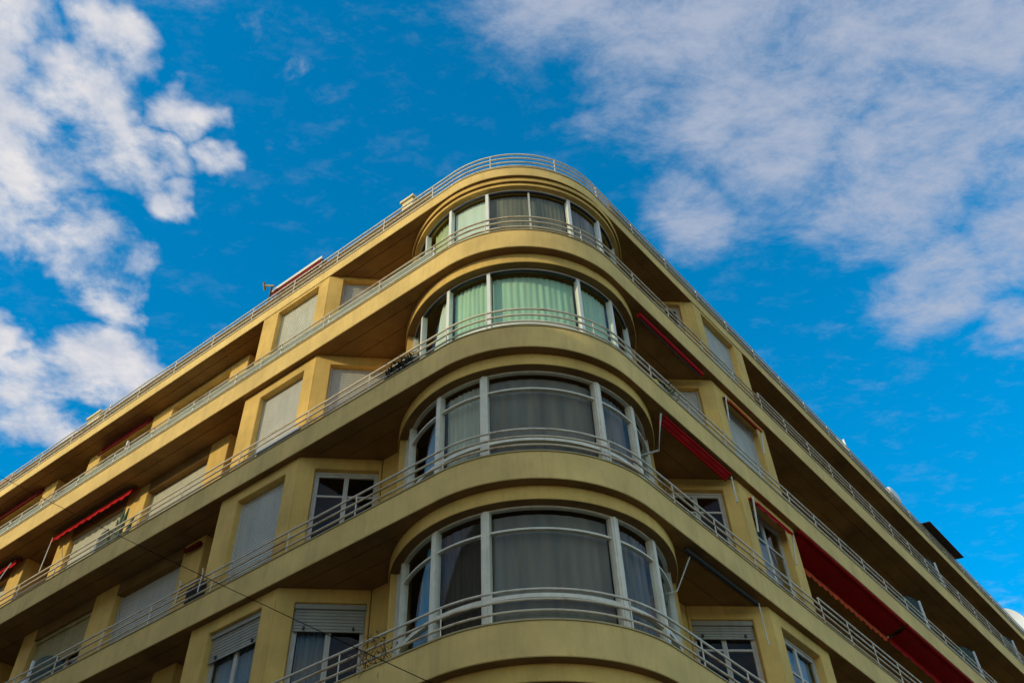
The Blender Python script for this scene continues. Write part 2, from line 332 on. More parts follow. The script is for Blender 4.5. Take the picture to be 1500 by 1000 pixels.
# slabs with fascia, drip grooves in the soffit and coping
for k in (-1, 0, 1, 2, 3):
    z = ZL[k]; g = 0.014; gd = 0.02
    prof = [(-0.012, z), (0, z + 0.012), (0, z + 0.565), (-0.12, z + 0.565), (-0.12, z + 0.2), (-1.55, z + 0.2), (-1.55, z)]
    for e in (0.76, 0.33): prof += [(-e - g, z), (-e - g, z + gd), (-e, z + gd), (-e, z)]
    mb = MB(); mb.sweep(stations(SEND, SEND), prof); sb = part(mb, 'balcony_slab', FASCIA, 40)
    # underside and groove faces take the darker soffit brown
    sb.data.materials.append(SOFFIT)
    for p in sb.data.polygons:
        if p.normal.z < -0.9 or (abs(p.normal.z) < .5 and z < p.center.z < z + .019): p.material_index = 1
    mb = MB(); mb.sweep(stations(SEND, SEND), [(0.018, z + 0.569), (0.018, z + 0.594), (0.008, z + 0.602), (-0.125, z + 0.602), (-0.125, z + 0.569)]); mb.build('coping', CAPM, sb, 40)
    pts = [P2('L', SEND, 1.553)] + [b - o * 1.553 for (b, o) in stations(ST, ST, 24)] + [P2('R', SEND, 1.553)]
    mb = MB(); n = len(pts); mb.add([(p.x, p.y, z + 0.003) for p in pts] + [(p.x, p.y, z + 0.197) for p in pts], [tuple(range(n)), tuple(range(2 * n - 1, n - 1, -1))] + [(i, (i + 1) % n, n + (i + 1) % n, n + i) for i in range(n)])
    part(mb, 'floor_slab', INTW)
# roof slab: thinner, set back to the wall line
ER = 0.13; z = ZL[4]
prof = [(-ER - 0.01, z), (-ER, z + 0.01), (-ER, z + 0.31), (-ER - 0.1, z + 0.31), (-ER - 0.1, z + 0.2), (-1.55, z + 0.2), (-1.55, z)]
for e in (0.80, 0.40): prof += [(-e - 0.014, z), (-e - 0.014, z + 0.02), (-e, z + 0.02), (-e, z)]
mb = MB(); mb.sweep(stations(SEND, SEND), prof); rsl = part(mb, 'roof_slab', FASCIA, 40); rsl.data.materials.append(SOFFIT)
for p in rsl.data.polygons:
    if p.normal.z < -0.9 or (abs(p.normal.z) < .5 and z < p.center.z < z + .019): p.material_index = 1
mb = MB(); mb.sweep(stations(SEND, SEND), [(-ER + 0.015, z + 0.314), (-ER + 0.015, z + 0.345), (-ER - 0.12, z + 0.345), (-ER - 0.12, z + 0.314)]); mb.build('coping', CAPM, rsl, 40)
pts = [P2('L', SEND, 1.553)] + [b - o * 1.553 for (b, o) in stations(ST, ST, 24)] + [P2('R', SEND, 1.553)]
mb = MB(); n = len(pts); mb.add([(p.x, p.y, z + 0.003) for p in pts] + [(p.x, p.y, z + 0.197) for p in pts], [tuple(range(n)), tuple(range(2 * n - 1, n - 1, -1))] + [(i, (i + 1) % n, n + (i + 1) % n, n + i) for i in range(n)]); part(mb, 'floor_slab', INTW)

# ---- railings
def post_mesh(h, r=0.013):
    mb = MB(); mb.tube([(0, 0, 0), (0, 0, h)], r, 6); o = mb.build('post', RAIL); me = o.data; bpy.data.objects.remove(o); return me
PM = {}
def railing(st, e, zs, r, material, posts, z0, ztop, material2=None):
    rp = None
    for i, zz in enumerate(zs):
        mb = MB(); mb.tube([(b.x - o.x * e, b.y - o.y * e, zz) for (b, o) in st], r, 8)
        if rp is None: rp = part(mb, 'railing', material, 60)
        else: mb.build('rail', material2 or material, rp, 60)
    h = round(ztop - z0, 3)
    if h not in PM: PM[h] = post_mesh(h)
    for p in posts:
        o = bpy.data.objects.new('post', PM[h]); COL.objects.link(o); o.parent = rp; o.location = (p[0] - C.x, p[1] - C.y, z0)
    return rp
def arc_posts(angs, e):
    out = []
    for a in angs: d = Vector((math.sin(R_(a)), -math.cos(R_(a)))); q = O + d * (RAD - e); out.append((q.x, q.y))
    return out
for k in (-1, 0, 1, 2, 3):
    z = ZL[k]; zs = [z + 1.125, z + 0.955, z + 0.77]
    posts = [tuple(P2('L', s, 0.06)) for s in (4.6, 6.4, 8.57, 10.53, 12.17, 13.82, 15.46, 17.1, 18.75, 20.4, 22.0, 23.7, 25.3, 27)]
    posts += [tuple(P2('R', s, 0.06)) for s in (3.54, 5.0, 6.5, 8.0)] + [tuple(P2('R', 9.4 + i * 1.333, 0.06)) for i in range(16)]
    posts += arc_posts((-14.5, 33, -34 if k != 0 else -33), 0.06)
    railing(stations(SEND, SEND, step=3), 0.06, zs, 0.021, RAILD if k == 3 else RAIL, posts, z + 0.6, z + 1.125, RAILD if k in (0, 1, 3) else RAIL)
    if k in (1, 3):      # taller stretch beyond the window block, right street
        zt = z + 1.30; st = straight('R', 9.35, SEND)
        railing(st, 0.06, [zt], 0.021, RAIL, [tuple(P2('R', 9.37, 0.06))] + [tuple(P2('R', 10.733 + i * 1.333, 0.06)) for i in range(14)], z + 1.125, zt)
z = ZL[4]; zs = [z + 0.97, z + 0.81, z + 0.64, z + 0.48]
posts = [tuple(P2('L', s, ER + .06)) for s in [3.2 + 1.62 * i for i in range(14)]] + [tuple(P2('R', s, ER + .06)) for s in [2.7 + 1.53 * i for i in range(19)]] + arc_posts((-12, 24), ER + .06)
rr = railing(stations(SEND, SEND, step=3), ER + 0.06, zs, 0.021, BAR, posts, z + 0.34, z + 0.97, RAIL)
mb = MB(); mb.sweep(straight('L', 3.3, SEND), [(-ER - .10, z + .40), (-ER - .10, z + .90), (-ER - .115, z + .90), (-ER - .115, z + .40)]); mb.build('privacy_screen', REED, rr)
mb = MB(); mb.sweep(straight('R', 3.3, SEND), [(-ER - .10, z + .40), (-ER - .10, z + .90), (-ER - .115, z + .90), (-ER - .115, z + .40)]); mb.build('privacy_screen', REED, rr)
# frosted wind screens behind the upper left railing
s = 3.0
while s < 24:
    mb = MB(); mb.sweep(straight('L', s, s + 1.58), [(-0.10, ZL[3] + 0.66), (-0.10, ZL[3] + 1.10), (-0.11, ZL[3] + 1.10), (-0.11, ZL[3] + 0.66)]); part(mb, 'glass_screen', FROST)
    mb = MB(); q = P2('L', s - .03, 0.085)
    mb.tube([(q.x, q.y, ZL[3] + 0.70), (q.x, q.y, ZL[3] + 1.17)], 0.022, 8); part(mb, 'screen_clamp', WHITEP)
    s += 1.64

# ---- flat windows and shutters
def shutter_mesh(F, a0, a1, d, z0, z1, pitch=0.062):
    mb = MB(); n = max(1, int(round((z1 - z0) / pitch))); h = (z1 - z0) / n; prof = []
    for i in range(n):
        b = z1 - i * h; prof += [(d + 0.018, b), (d, b - h * 0.16), (d, b - h * 0.70), (d + 0.018, b - h * 0.95)]
    vs = []; fs = []
    for (dd, zz) in prof: vs += [F(a0, dd, zz), F(a1, dd, zz)]
    for i in range(len(prof) - 1): fs.append((2 * i, 2 * i + 1, 2 * i + 3, 2 * i + 2))
    mb.add(vs, fs); mb.box(F, a0, a1, d - 0.004, d + 0.02, z0 - 0.045, z0 - 0.002)
    return mb
def window_shutter(F, a0, a1, z0, z1, d, m):
    w = part(shutter_mesh(F, a0 + 0.05, a1 - 0.05, d, z0, z1 - 0.004), 'window_shutter', m)
    for b0 in (a0 + .003, a1 - .045):
        mb = MB(); mb.box(F, b0, b0 + .042, d - 0.02, d + 0.05, z0, z1 - .003); mb.build('guide_rail', m, w)
    return w
def window_sash(F, a0, a1, z0, z1, d, m=WOODW, n=2, transom=None, shut=0.0, shm=SHUTD, cur=None, curz=None):
    mb = MB(); fw = 0.045
    mb.box(F, a0 + .003, a0 + fw, d, d + .07, z0, z1 - .003); mb.box(F, a1 - fw, a1 - .003, d, d + .07, z0, z1 - .003); mb.box(F, a0 + fw + .001, a1 - fw - .001, d, d + .07, z1 - .06, z1 - .003)
    w = part(mb, 'window', m)
    if shut > 0:
        shutter_mesh(F, a0 + .03, a1 - .03, d - .05, z1 - shut, z1 - .1).build('roller_shutter', shm, w)
        mb = MB(); mb.box(F, a0 + .01, a1 - .01, d - .09, d - .02, z1 - .1, z1 - .004); mb.build('shutter_box', shm, w)
        for a in (a0 + (a1 - a0) * .16, a0 + (a1 - a0) * .84):
            mb = MB(); mb.box(F, a - .02, a + .02, d - .085, d - .055, z1 - shut - .02, z1 - shut + .04); mb.build('stopper', DARKM, w)
    zt = z1 - .062; W_ = (a1 - a0 - 2 * fw) / n
    for i in range(n):
        b0 = a0 + fw + W_ * i + .002; b1 = b0 + W_ - .004; sw = 0.045
        mb = MB(); dd = d + .012
        mb.box(F, b0, b0 + sw, dd, dd + .045, z0, zt); mb.box(F, b1 - sw, b1, dd, dd + .045, z0, zt); mb.box(F, b0 + sw + .001, b1 - sw - .001, dd, dd + .045, zt - .06, zt)
        if transom: mb.box(F, b0 + sw + .001, b1 - sw - .001, dd + .002, dd + .043, transom - .022, transom + .022)
        s_ = mb.build('sash', m, w)
        mb = MB(); mb.add([F(b0 + sw, dd + .02, z0), F(b1 - sw, dd + .02, z0), F(b1 - sw, dd + .02, zt - .06), F(b0 + sw, dd + .02, zt - .06)], [(0, 1, 2, 3)]); mb.build('pane', GLASS, w)
    return w
def pleat(F, a0, a1, d, z0, z1, m, amp=0.025, per=0.11, slant=0.0):
    mb = MB(); n = max(6, int((a1 - a0) / 0.022)); vs = []; fs = []
    for i in range(n + 1):
        a = a0 + (a1 - a0) * i / n; dd = d + amp * math.sin(a / per * 2 * math.pi) + amp * .5 * math.sin(a * 23.1)
        vs += [F(a + slant, dd, z0), F(a, dd * 1.0 + .002, z1)]
    for i in range(n): fs.append((2 * i, 2 * i + 2, 2 * i + 3, 2 * i + 1))
    mb.add(vs, fs); return mb
CU_GREY = cloth('curtain_grey', (0.30, 0.31, 0.30)); CU_WHITE = cloth('curtain_white', (0.90, 0.90, 0.72), trl=0.15); CU_GREEN = cloth('curtain_green', (0.60, 0.80, 0.58), 0.0, 0.25)
CU_BLUE = cloth('curtain_blue', (0.16, 0.36, 0.52)); CU_BEIGE = cloth('curtain_beige', (0.60, 0.57, 0.42), 0.25); CU_DARK = cloth('blind_charcoal', (0.22, 0.185, 0.135), 0.25, 0.05)
CU_SLATE = cloth('curtain_slate', (0.22, 0.21, 0.20), 0.2); CU_LIME = cloth('curtain_lime', (0.66, 0.66, 0.34), 0.05, 0.2); CU_BROWN = cloth('blind_brown', (0.07, 0.055, 0.042), 0.1, 0.05)

SIDE = {'L': dict(sc=6.57, sb=9.02, w0=6.95, w1=8.43, de=(1.33, 5.30)), 'R': dict(sc=6.75, sb=9.30, w0=7.16, w1=8.80, de=(1.33, 5.60))}
DIAG = {}
for k in (0, 1, 2, 3, 4):
    zf = ZL[k - 1] + 0.2; zt = ZL[k]; head = zt - (0.27 if k < 4 else 0.10)
    for side, q in SIDE.items():
        e0 = 0.15
        F = frame(side, 0, e0)
        ww = [(q['w0'], q['w1'], zf + 0.02, head)]
        wall(F, q['sc'] + .002, q['sb'], zf, zt, 0.24, ww)
        # diagonal wall back to the bay
        A = P2(side, q['sc'], e0); Bq = P2(side, q['de'][1], q['de'][0]); Fd, Ld = frame2(A, Bq, INSIDE); DIAG[side, k] = (Fd, Ld)
        wall(Fd, 0.0, Ld, zf, zt, 0.22, [(0.35, Ld - 0.06, zf + 0.02, head - 0.02)])
        # return piece towards the bay
        Fr = frame(side, 4.45, q['de'][0]); wall(Fr, 0, q['de'][1] - 4.45 - .01, zf, zt, 0.2)
        # far side of the block
        Fs, Ls = frame2(P2(side, q['sb'], e0 + .245), P2(side, q['sb'], 1.75), P2(side, q['sb'] - 1, 1)); wall(Fs, 0, Ls, zf, zt, 0.2)
        d = 0.16
        if side == 'L':
            if k >= 2: window_shutter(F, q['w0'], q['w1'], zf + .02, head, d, SHUTC if k == 4 else SHUT)
            else: window_sash(F, q['w0'], q['w1'], zf + .02, head, d, SASH, 2, None, 0.55)
            if k >= 3: window_shutter(Fd, 0.35, Ld - .06, zf + .02, head - .02, 0.14, SHUT)
            elif k == 2: window_sash(Fd, 0.35, Ld - .06, zf + .02, head - .02, 0.12, SASH, 2, zt - 0.90)
            else: window_sash(Fd, 0.35, Ld - .06, zf + .02, head - .02, 0.14, SASH, 2, None, 0.50)
        else:
            if k >= 3: window_shutter(F, q['w0'], q['w1'], zf + .02, head, d, SHUT)
            else: window_sash(F, q['w0'], q['w1'], zf + .02, head, d, SASH, 2, zt - 1.0)
            if k == 3: window_shutter(Fd, 0.35, Ld - .06, zf + .02, head - .02, 0.14, SHUT)
            elif k in (2, 4): window_sash(Fd, 0.35, Ld - .06, zf + .02, head - .02, 0.12, SASH, 2, zt - 0.80 if k == 2 else None)
            else: window_sash(Fd, 0.35, Ld - .06, zf + .02, head - .02, 0.14, SASH, 2, zt - .86, 0.33)
    # ---- loggia behind the left balconies
    hd = zt - (0.33 if k < 4 else 0.18)
    F = frame('L', 0, 0.75); holes = []
    for base in (10.95, 14.28, 19.62, 22.95, 28.3, 31.6): holes.append((base, base + 2.42, zf + .02, hd))
    whole = holes if k == 4 else [(h[0], h[1], h[2], zt + 1) for h in holes]
    wall(F, 10.22, 17.30, zf, zt, 0.24, whole[:2]); wall(F, 18.89, 26.0, zf, zt, 0.24, whole[2:4]); wall(F, 27.6, 34.5, zf, zt, 0.24, whole[4:])
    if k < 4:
        for h in holes: mb = MB(); mb.box(F, h[0] + .002, h[1] - .002, .004, .236, hd, zt - .002); part(mb, 'lintel', SOFFIT)  # lintels take the dark soffit brown on all but the top storey
    wall(frame('L', 0, 1.76), 9.03, 35.5, zf, zt, 0.1, [(9.25, 10.1, zf + .02, hd), (17.5, 18.7, zf + .02, hd)])
    for sA in (10.22, 17.30, 18.89, 26.0):
        Fs, Ls = frame2(P2('L', sA, 0.995), P2('L', sA, 1.75), P2('L', sA + (1 if sA in (10.22, 18.89) else -1), 1.2)); wall(Fs, 0, Ls, zf, zt, 0.12)
    for i, h in enumerate(holes[:5]):
        m_ = SHUTC if k >= 3 else SHUT
        if (k, i) == (2, 1): window_sash(F, h[0], h[1], h[2], h[3], 0.17, SASH, 3, None, 0.95, SHUTW)
        elif (k, i) == (3, 1): window_sash(F, h[0], h[1], h[2], h[3], 0.17, SASH, 3, None, 1.25, SHUTC)
        elif k in (0, 1) and i == 1: window_sash(F, h[0], h[1], h[2], h[3], 0.17, SASH, 3, None, 0.6, SHUTD)
        else: window_shutter(F, h[0], h[1], h[2], h[3], 0.18, m_)
    # ---- right loggia, deeper
    F = frame('R', 0, 1.40); holes = [(10.2 + i * 4.4, 12.8 + i * 4.4, zf + .02, hd) for i in range(5)]
    wall(F, 9.32, 35.5, zf, zt, 0.24, holes)
    for i, h in enumerate(holes): window_sash(F, h[0], h[1], h[2], h[3], 0.15, SASH, 3, None)
    # ---- curved bay
    rng = 0.27 if k < 4 else 0.13
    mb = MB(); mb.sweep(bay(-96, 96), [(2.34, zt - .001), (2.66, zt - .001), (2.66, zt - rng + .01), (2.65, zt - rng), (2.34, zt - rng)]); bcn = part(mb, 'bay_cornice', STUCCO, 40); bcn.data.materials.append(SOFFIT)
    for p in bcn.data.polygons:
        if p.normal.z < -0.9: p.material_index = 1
    if k == 4:
        mb = MB(); mb.sweep(bay(-96, 96), [(2.34, zt - rng - .002), (2.60, zt - rng - .002), (2.60, zt - rng - .10), (2.34, zt - rng - .10)]); part(mb, 'bay_cornice', STUCCO, 40)
    top = zt - rng - (.102 if k == 4 else .002)
    for a0, a1 in ((-97, -84.0), (84.0, 97)):
        mb = MB(); mb.sweep(bay(a0, a1, 6), [(2.38, zf), (2.63, zf), (2.63, top), (2.38, top)]); part(mb, 'bay_jamb', STUCCO, 40)
    old = k <= 2
    mu = [-75, -49.4, -25.8, 25.8, 49.4, 75] if old else [-68, -45.6, -22.8, 22.8, 45.6, 68]
    ed = [-83.9] + mu + [83.9]
    fm = WOODW if old else ALU
    mb = MB(); mb.sweep(bay(-83.9, 83.9), [(2.40, top), (2.48, top), (2.48, top - .035), (2.40, top - .035)]); bw = part(mb, 'bay_window', fm, 40)
    tw = top - .036
    for i, a in enumerate(mu + [-83.0, 83.0]):
        wd = ((0.145 if abs(a) < 30 else 0.11 if abs(a) < 60 else 0.07) if old else 0.075) if abs(a) < 80 else 0.03
        hw = math.degrees(wd / 2 / 2.5); o_ = 2.515 if old else 2.50
        pr = [(2.38, zf), (o_, zf), (o_, tw), (2.38, tw)]
        mb = MB(); mb.sweep(bay(a - hw, a + hw, 3), pr); mb.build('mullion', fm, bw, 40)
        if old and abs(a) < 30:   # raised cover strip
            mb = MB(); mb.sweep(bay(a - hw * .45, a + hw * .45, 2), [(o_ + .001, zf), (o_ + .018, zf), (o_ + .018, tw), (o_ + .001, tw)]); mb.build('cover_strip', fm, bw, 40)
    for i in range(len(ed) - 1):
        a0, a1 = ed[i], ed[i + 1]
        mb = MB(); mb.sweep(bay(a0, a1), [(2.435, zf), (2.435, tw)], closed=False); mb.build('pane', GLASS if old else GLASSG, bw, 40)
        if old:
            mb = MB(); z_ = zt - 0.72; mb.sweep(bay(a0 + 1.2, a1 - 1.2), [(2.40, z_ - .017), (2.475, z_ - .017), (2.475, z_ + .017), (2.40, z_ + .017)]); mb.build('transom', fm, bw, 40)
            mb = MB(); z_ = zt - 1.96; mb.sweep(bay(a0 + 1.2, a1 - 1.2), [(2.40, z_ - .035), (2.485, z_ - .035), (2.485, z_ + .035), (2.40, z_ + .035)]); mb.build('transom', fm, bw, 40)
        else:
            for (za, zb) in ((tw - .04, tw - .001), (zt - 2.0, zt - 1.95)):
                mb = MB(); mb.sweep(bay(a0 + .9, a1 - .9), [(2.415, za), (2.47, za), (2.47, zb), (2.415, zb)]); mb.build('transom', DARKM if za > zt - 1 else fm, bw, 40)
    if k == 4:
        mb = MB(); mb.sweep(bay(-.45, .45, 2), [(2.42, zf), (2.46, zf), (2.46, tw), (2.42, tw)]); mb.build('mullion', SHUT, bw)
    # partition behind the bay room
    mb = MB(); mb.sweep(bay(-130, 130, 30), [(1.0 + .0, zf), (1.04, zf), (1.04, zt - .01), (1.0, zt - .01)]); part(mb, 'room_partition', INTW, 40)

# ground floor mass
zf = 0.0; zt = ZL[-1]
mb = MB(); mb.sweep(stations(SEND, SEND), [(-0.9, 0), (-0.9, zt), (-1.2, zt), (-1.2, 0)]); part(mb, 'wall', STUCCO, 40)
zt = ZL[0]; 
mb = MB()
a = P2('L', SEND, 0.1); b = P2('R', SEND, 0.1)
Fb, Lb = frame2(a, b, INSIDE + Vector((0, 60)))
wall(Fb, 0, Lb, 0, ZL[4] - .01, 0.3)
# setback penthouse on the roof terrace
mb = MB(); mb.sweep(stations(32, 32), [(-3.4, ZL[4] + .21), (-3.4, ZL[4] + 2.3), (-3.7, ZL[4] + 2.3), (-3.7, ZL[4] + .21)]); part(mb, 'penthouse_wall', CREAMP, 40)

# ------------------------------------------------------------------ curtains and blinds behind the bay glass
def bay_cloth(rel0, rel1, r, k, m, label, cat='curtain', amp=0.012, per=2.6, ztop=None, slant=0.0, wave=0.0):
    zf = ZL[k - 1] + .22; zt = (ZL[k] - (.34 if k < 4 else .30)) if ztop is None else ztop
    n = max(8, int(abs(rel1 - rel0) / 0.42)); vs = []; fs = []; nz = 8
    for i in range(n + 1):
        for j in range(nz + 1):
            f = j / nz; a = rel0 + (rel1 - rel0) * i / n
            if slant:
                lo = rel0 + slant * (1 - f) ** 1.4 if slant < 0 else rel0 + slant * f ** 1.6
                a = lo + (rel1 - lo) * i / n
            rr_ = r - .045 + amp * math.sin(a / per * 2 * math.pi) + amp * .5 * math.sin(a * 1.37 + j * .3)
            an = R_(BIS + a); vs.append((BC.x + math.sin(an) * rr_, BC.y - math.cos(an) * rr_, zf + (zt - zf) * f))
    for i in range(n):
        for j in range(nz): b = i * (nz + 1) + j; fs.append((b, b + nz + 1, b + nz + 2, b + 1))
    mb = MB(); mb.add(vs, fs); nm = 'curtain' if cat == 'curtain' else 'window_blind'
    return tag(mb.build(nm, m, None, 60), label, cat)
bay_cloth(-66, -47, 2.34, 4, CU_LIME, 'lime and white curtain in the far left pane of the top bay window', slant=0)
bay_cloth(-45, -23.5, 2.37, 4, CU_WHITE, 'flat pale screen behind the second pane of the top bay window', 'blind', amp=0.002)
bay_cloth(-22, 22, 2.37, 4, CU_DARK, 'dark roller blind in the centre of the top bay window', 'blind', amp=0.004)
bay_cloth(23.5, 45, 2.36, 4, CU_SLATE, 'dark slate curtain right of centre in the top bay window', amp=0.015)
bay_cloth(-66, -46.5, 2.34, 3, CU_WHITE, 'white curtain drawn back at the left end of the green-curtained bay window', slant=12)
bay_cloth(-45, -23.5, 2.34, 3, CU_GREEN, 'pale green pleated curtain left of the centre pane, second bay window from the top')
bay_cloth(-22, 22, 2.33, 3, CU_GREEN, 'pale green pleated curtain filling the centre pane, second bay window from the top', amp=0.007, per=3.4)
bay_cloth(23.5, 45, 2.34, 3, CU_GREEN, 'pale green pleated curtain right of the centre pane, second bay window from the top')
bay_cloth(-72, -50.8, 2.34, 2, CU_BLUE, 'blue curtain slanting across the left pane, third bay window from the top', slant=17)
bay_cloth(-48, -27.4, 2.35, 2, CU_BEIGE, 'streaked beige curtain left of the centre pane, third bay window from the top')
bay_cloth(-24.5, 24.5, 2.36, 2, CU_DARK, 'charcoal blind filling the centre pane, third bay window from the top', 'blind', amp=0.004, per=5.3)
bay_cloth(27.4, 48, 2.35, 2, CU_SLATE, 'slate curtain right of the centre pane, third bay window from the top')
bay_cloth(-72, -50.8, 2.34, 1, CU_BLUE, 'grey blue curtain in the left pane of the lowest full bay window', slant=13)
bay_cloth(-24.5, 24.5, 2.36, 1, CU_DARK, 'charcoal blind filling the centre pane of the lowest full bay window', 'blind', amp=0.003, per=6.1)
bay_cloth(-48, -27.4, 2.35, 1, CU_BROWN, 'dark brown blind left of the centre pane of the lowest full bay window', 'blind', amp=0.01)
bay_cloth(27.4, 48, 2.35, 1, CU_SLATE, 'dark slate curtain right of the centre pane of the lowest full bay window')
bay_cloth(51, 70, 2.34, 1, CU_BLUE, 'blue curtain at the right end of the lowest full bay window', slant=8)
def flat_cloth(side, diag, a0, a1, k, m, label, d=.3, z1=None, cat='curtain'):
    F = DIAG[side, k][0] if diag else frame(side, 0, .15)
    mb = pleat(F, a0, a1, d, ZL[k - 1] + .25, (ZL[k] - .36) if z1 is None else z1, m); tag(mb.build('curtain', m, None, 60), label, cat)
flat_cloth('L', False, 7.02, 8.36, 1, CU_GREY, 'grey pleated curtain in the left block window under the half rolled shutter')
flat_cloth('L', True, .45, 1.0, 1, CU_GREY, 'grey pleated curtain in the left half of the angled window beside the lowest bay')
flat_cloth('R', False, 7.24, 8.72, 1, CU_BLUE, 'deep blue curtain behind the cross-barred window, right block, lowest row')
flat_cloth('R', False, 7.24, 8.2, 2, CU_BLUE, 'deep blue curtain behind the window under the bright red window awning')

# ------------------------------------------------------------------ awnings
def awning(side, s0, s1, er, zr, ef, zfr, m, label, group=None, valance=None, vh=0.16, roller_r=0.05, mbar=BAR, armm=None, arms=(), sag=0.03, caps=False, vs0=0.0, name='awning', catg='awning', scal=0.28):
    t = thing(name, label, catg, P3(side, s0, er, zr), group)
    mb = MB(); mb.tube([P3(side, s0, er, zr), P3(side, s1, er, zr)], roller_r, 12); mb.build('roller', m, t, 60)
    if ef is not None:
        mb = MB(); n = 8; ns = 14; vs = []; fs = []
        for i in range(ns + 1):
            for j in range(n + 1):
                f = j / n; s_ = s0 + .03 + (s1 - s0 - .06) * i / ns
                vs.append(P3(side, s_, er + (ef - er) * f, zr - .02 + (zfr - zr + .02) * f - sag * math.sin(math.pi * f) * (0.6 + .4 * math.sin(i * 1.7))))
        for i in range(ns):
            for j in range(n): b = i * (n + 1) + j; fs.append((b, b + n + 1, b + n + 2, b + 1))
        mb.add(vs, fs); mb.build('fabric', m, t, 60)
        mb = MB(); mb.tube([P3(side, s0, ef, zfr), P3(side, s1, ef, zfr)], 0.028, 8); mb.build('front_bar', mbar, t, 60)
        if caps:
            for sa, sb_ in ((s0 + vs0 - .05, s0 + vs0 - .001), (s1 + .001, s1 + .05)):
                mb = MB(); mb.tube([P3(side, sa, ef, zfr), P3(side, sb_, ef, zfr)], .036, 10); mb.build('end_cap', WHITEP, t, 60)
        if valance:
            mb = MB(); n = max(12, int((s1 - s0) / 0.035)); vs = []; fs = []
            for i in range(n + 1):
                s_ = s0 + vs0 + .02 + (s1 - s0 - vs0 - .04) * i / n; ph = (s_ / scal) % 1.0; dz = vh * (0.55 + 0.45 * math.sin(math.pi * ph))
                w_ = 0.012 * math.sin(s_ * 9)
                vs += [P3(side, s_, ef + w_ * .3, zfr - .02), P3(side, s_, ef + w_, zfr - .02 - dz)]
            for i in range(n): fs.append((2 * i, 2 * i + 2, 2 * i + 3, 2 * i + 1))
            mb.add(vs, fs); mb.build('valance', valance, t)
    for pts, r in arms:
        mb = MB(); mb.tube([P3(side, *p) for p in pts], r, 8); mb.build('arm', armm or BAR, t, 60)
    return t
# right street, balcony awnings beside the bay
z = ZL[3]; awning('R', 3.72, 6.33, .17, z - .11, None, 0, RED, 'rolled up red awning under the balcony right of the green-curtained bay window', roller_r=.055,
                  arms=[([(3.78, .20, z - .18), (6.28, .20, z - .18)], .018)], mbar=DARKM, armm=DARKM)
z = ZL[2]; awning('R', 3.86, 6.45, .12, z - .05, .25, z - .14, RED, 'half folded red awning with white arms under the balcony beside the third bay', roller_r=.03,
                  arms=[([(3.78, .12, z - .04), (3.72, .30, z - .95), (3.45, .75, z - 1.05)], .024), ([(6.50, .13, z - .08), (6.52, .15, z - .75)], .02)], mbar=RED)
z = ZL[1]; awning('R', 3.84, 6.36, .19, z - .10, None, 0, DKAWN, 'black folded awning bar under the balcony beside the lowest bay', roller_r=.045,
                  arms=[([(4.05, .22, z - .12), (3.95, .55, z - .75), (3.62, .95, z - .86)], .013), ([(6.40, .16, z - .08), (6.42, .17, z - .95)], .012)])
# window awnings on the right block
z = ZL[3]; awning('R', 7.2, 8.76, .12, z - .30, .02, z - .46, REDD, 'dark red window awning on the right block, upper of two', roller_r=.03, mbar=ORANGE,
                  arms=[([(7.22, .08, z - .25), (7.24, .16, z - 1.0)], .02), ([(8.78, .04, z - .45), (8.80, .13, z - 1.1)], .022)])
z = ZL[2]; awning('R', 7.22, 8.80, .13, z - .26, .0, z - .46, RED, 'bright red window awning on the right block, lower of two', roller_r=.03, mbar=RED, valance=RED, vh=.08,
                  arms=[([(7.20, .05, z - .27), (7.22, .14, z - 1.15)], .022), ([(8.83, .02, z - .45), (8.84, .13, z - 1.2)], .018)])
# big loggia awnings, right street
z = ZL[2]
awning('R', 9.42, 15.2, .06, z - .04, .62, z - .19, MAROON, 'large dark red awning with scalloped orange edge over the right balcony', valance=ORANGE, vh=.19, mbar=REDD, sag=.05, caps=True, vs0=.95)
awning('R', 15.35, 21.5, .06, z - .04, .62, z - .19, MAROON, 'large red awning with plain red edge further along the right balcony', valance=RED, vh=.14, mbar=RED, sag=.05, scal=.5)
# left street
z = ZL[3]
awning('L', 13.75, 17.30, .62, z - .09, .50, z - .19, REDD, 'red scalloped awning with a slim white pole over the sunlit left balcony', 'awnings on the left balconies', valance=RED, vh=.13, mbar=REDD,
       arms=[([(17.2, .48, z - .20), (16.35, .08, z - 1.85)], .012)])
awning('L', 18.95, 22.6, .62, z - .09, .50, z - .19, REDD, 'red awning at the left picture edge below the sunlit balcony band', 'awnings on the left balconies', valance=RED, vh=.13, mbar=REDD,
       arms=[([(19.0, .40, z - .3), (18.9, .15, z - 1.3)], .014)])
z = ZL[4]
awning('L', 14.3, 16.6, .70, z - .10, .62, z - .34, REDD, 'dark red awning strip under the roof slab beside the clear balcony divider', 'awnings under the roof slab', mbar=REDD)
awning('L', 19.6, 22.9, .70, z - .10, .60, z - .34, REDD, 'dark red awning strip under the roof slab at the left picture edge', 'awnings under the roof slab', mbar=REDD)
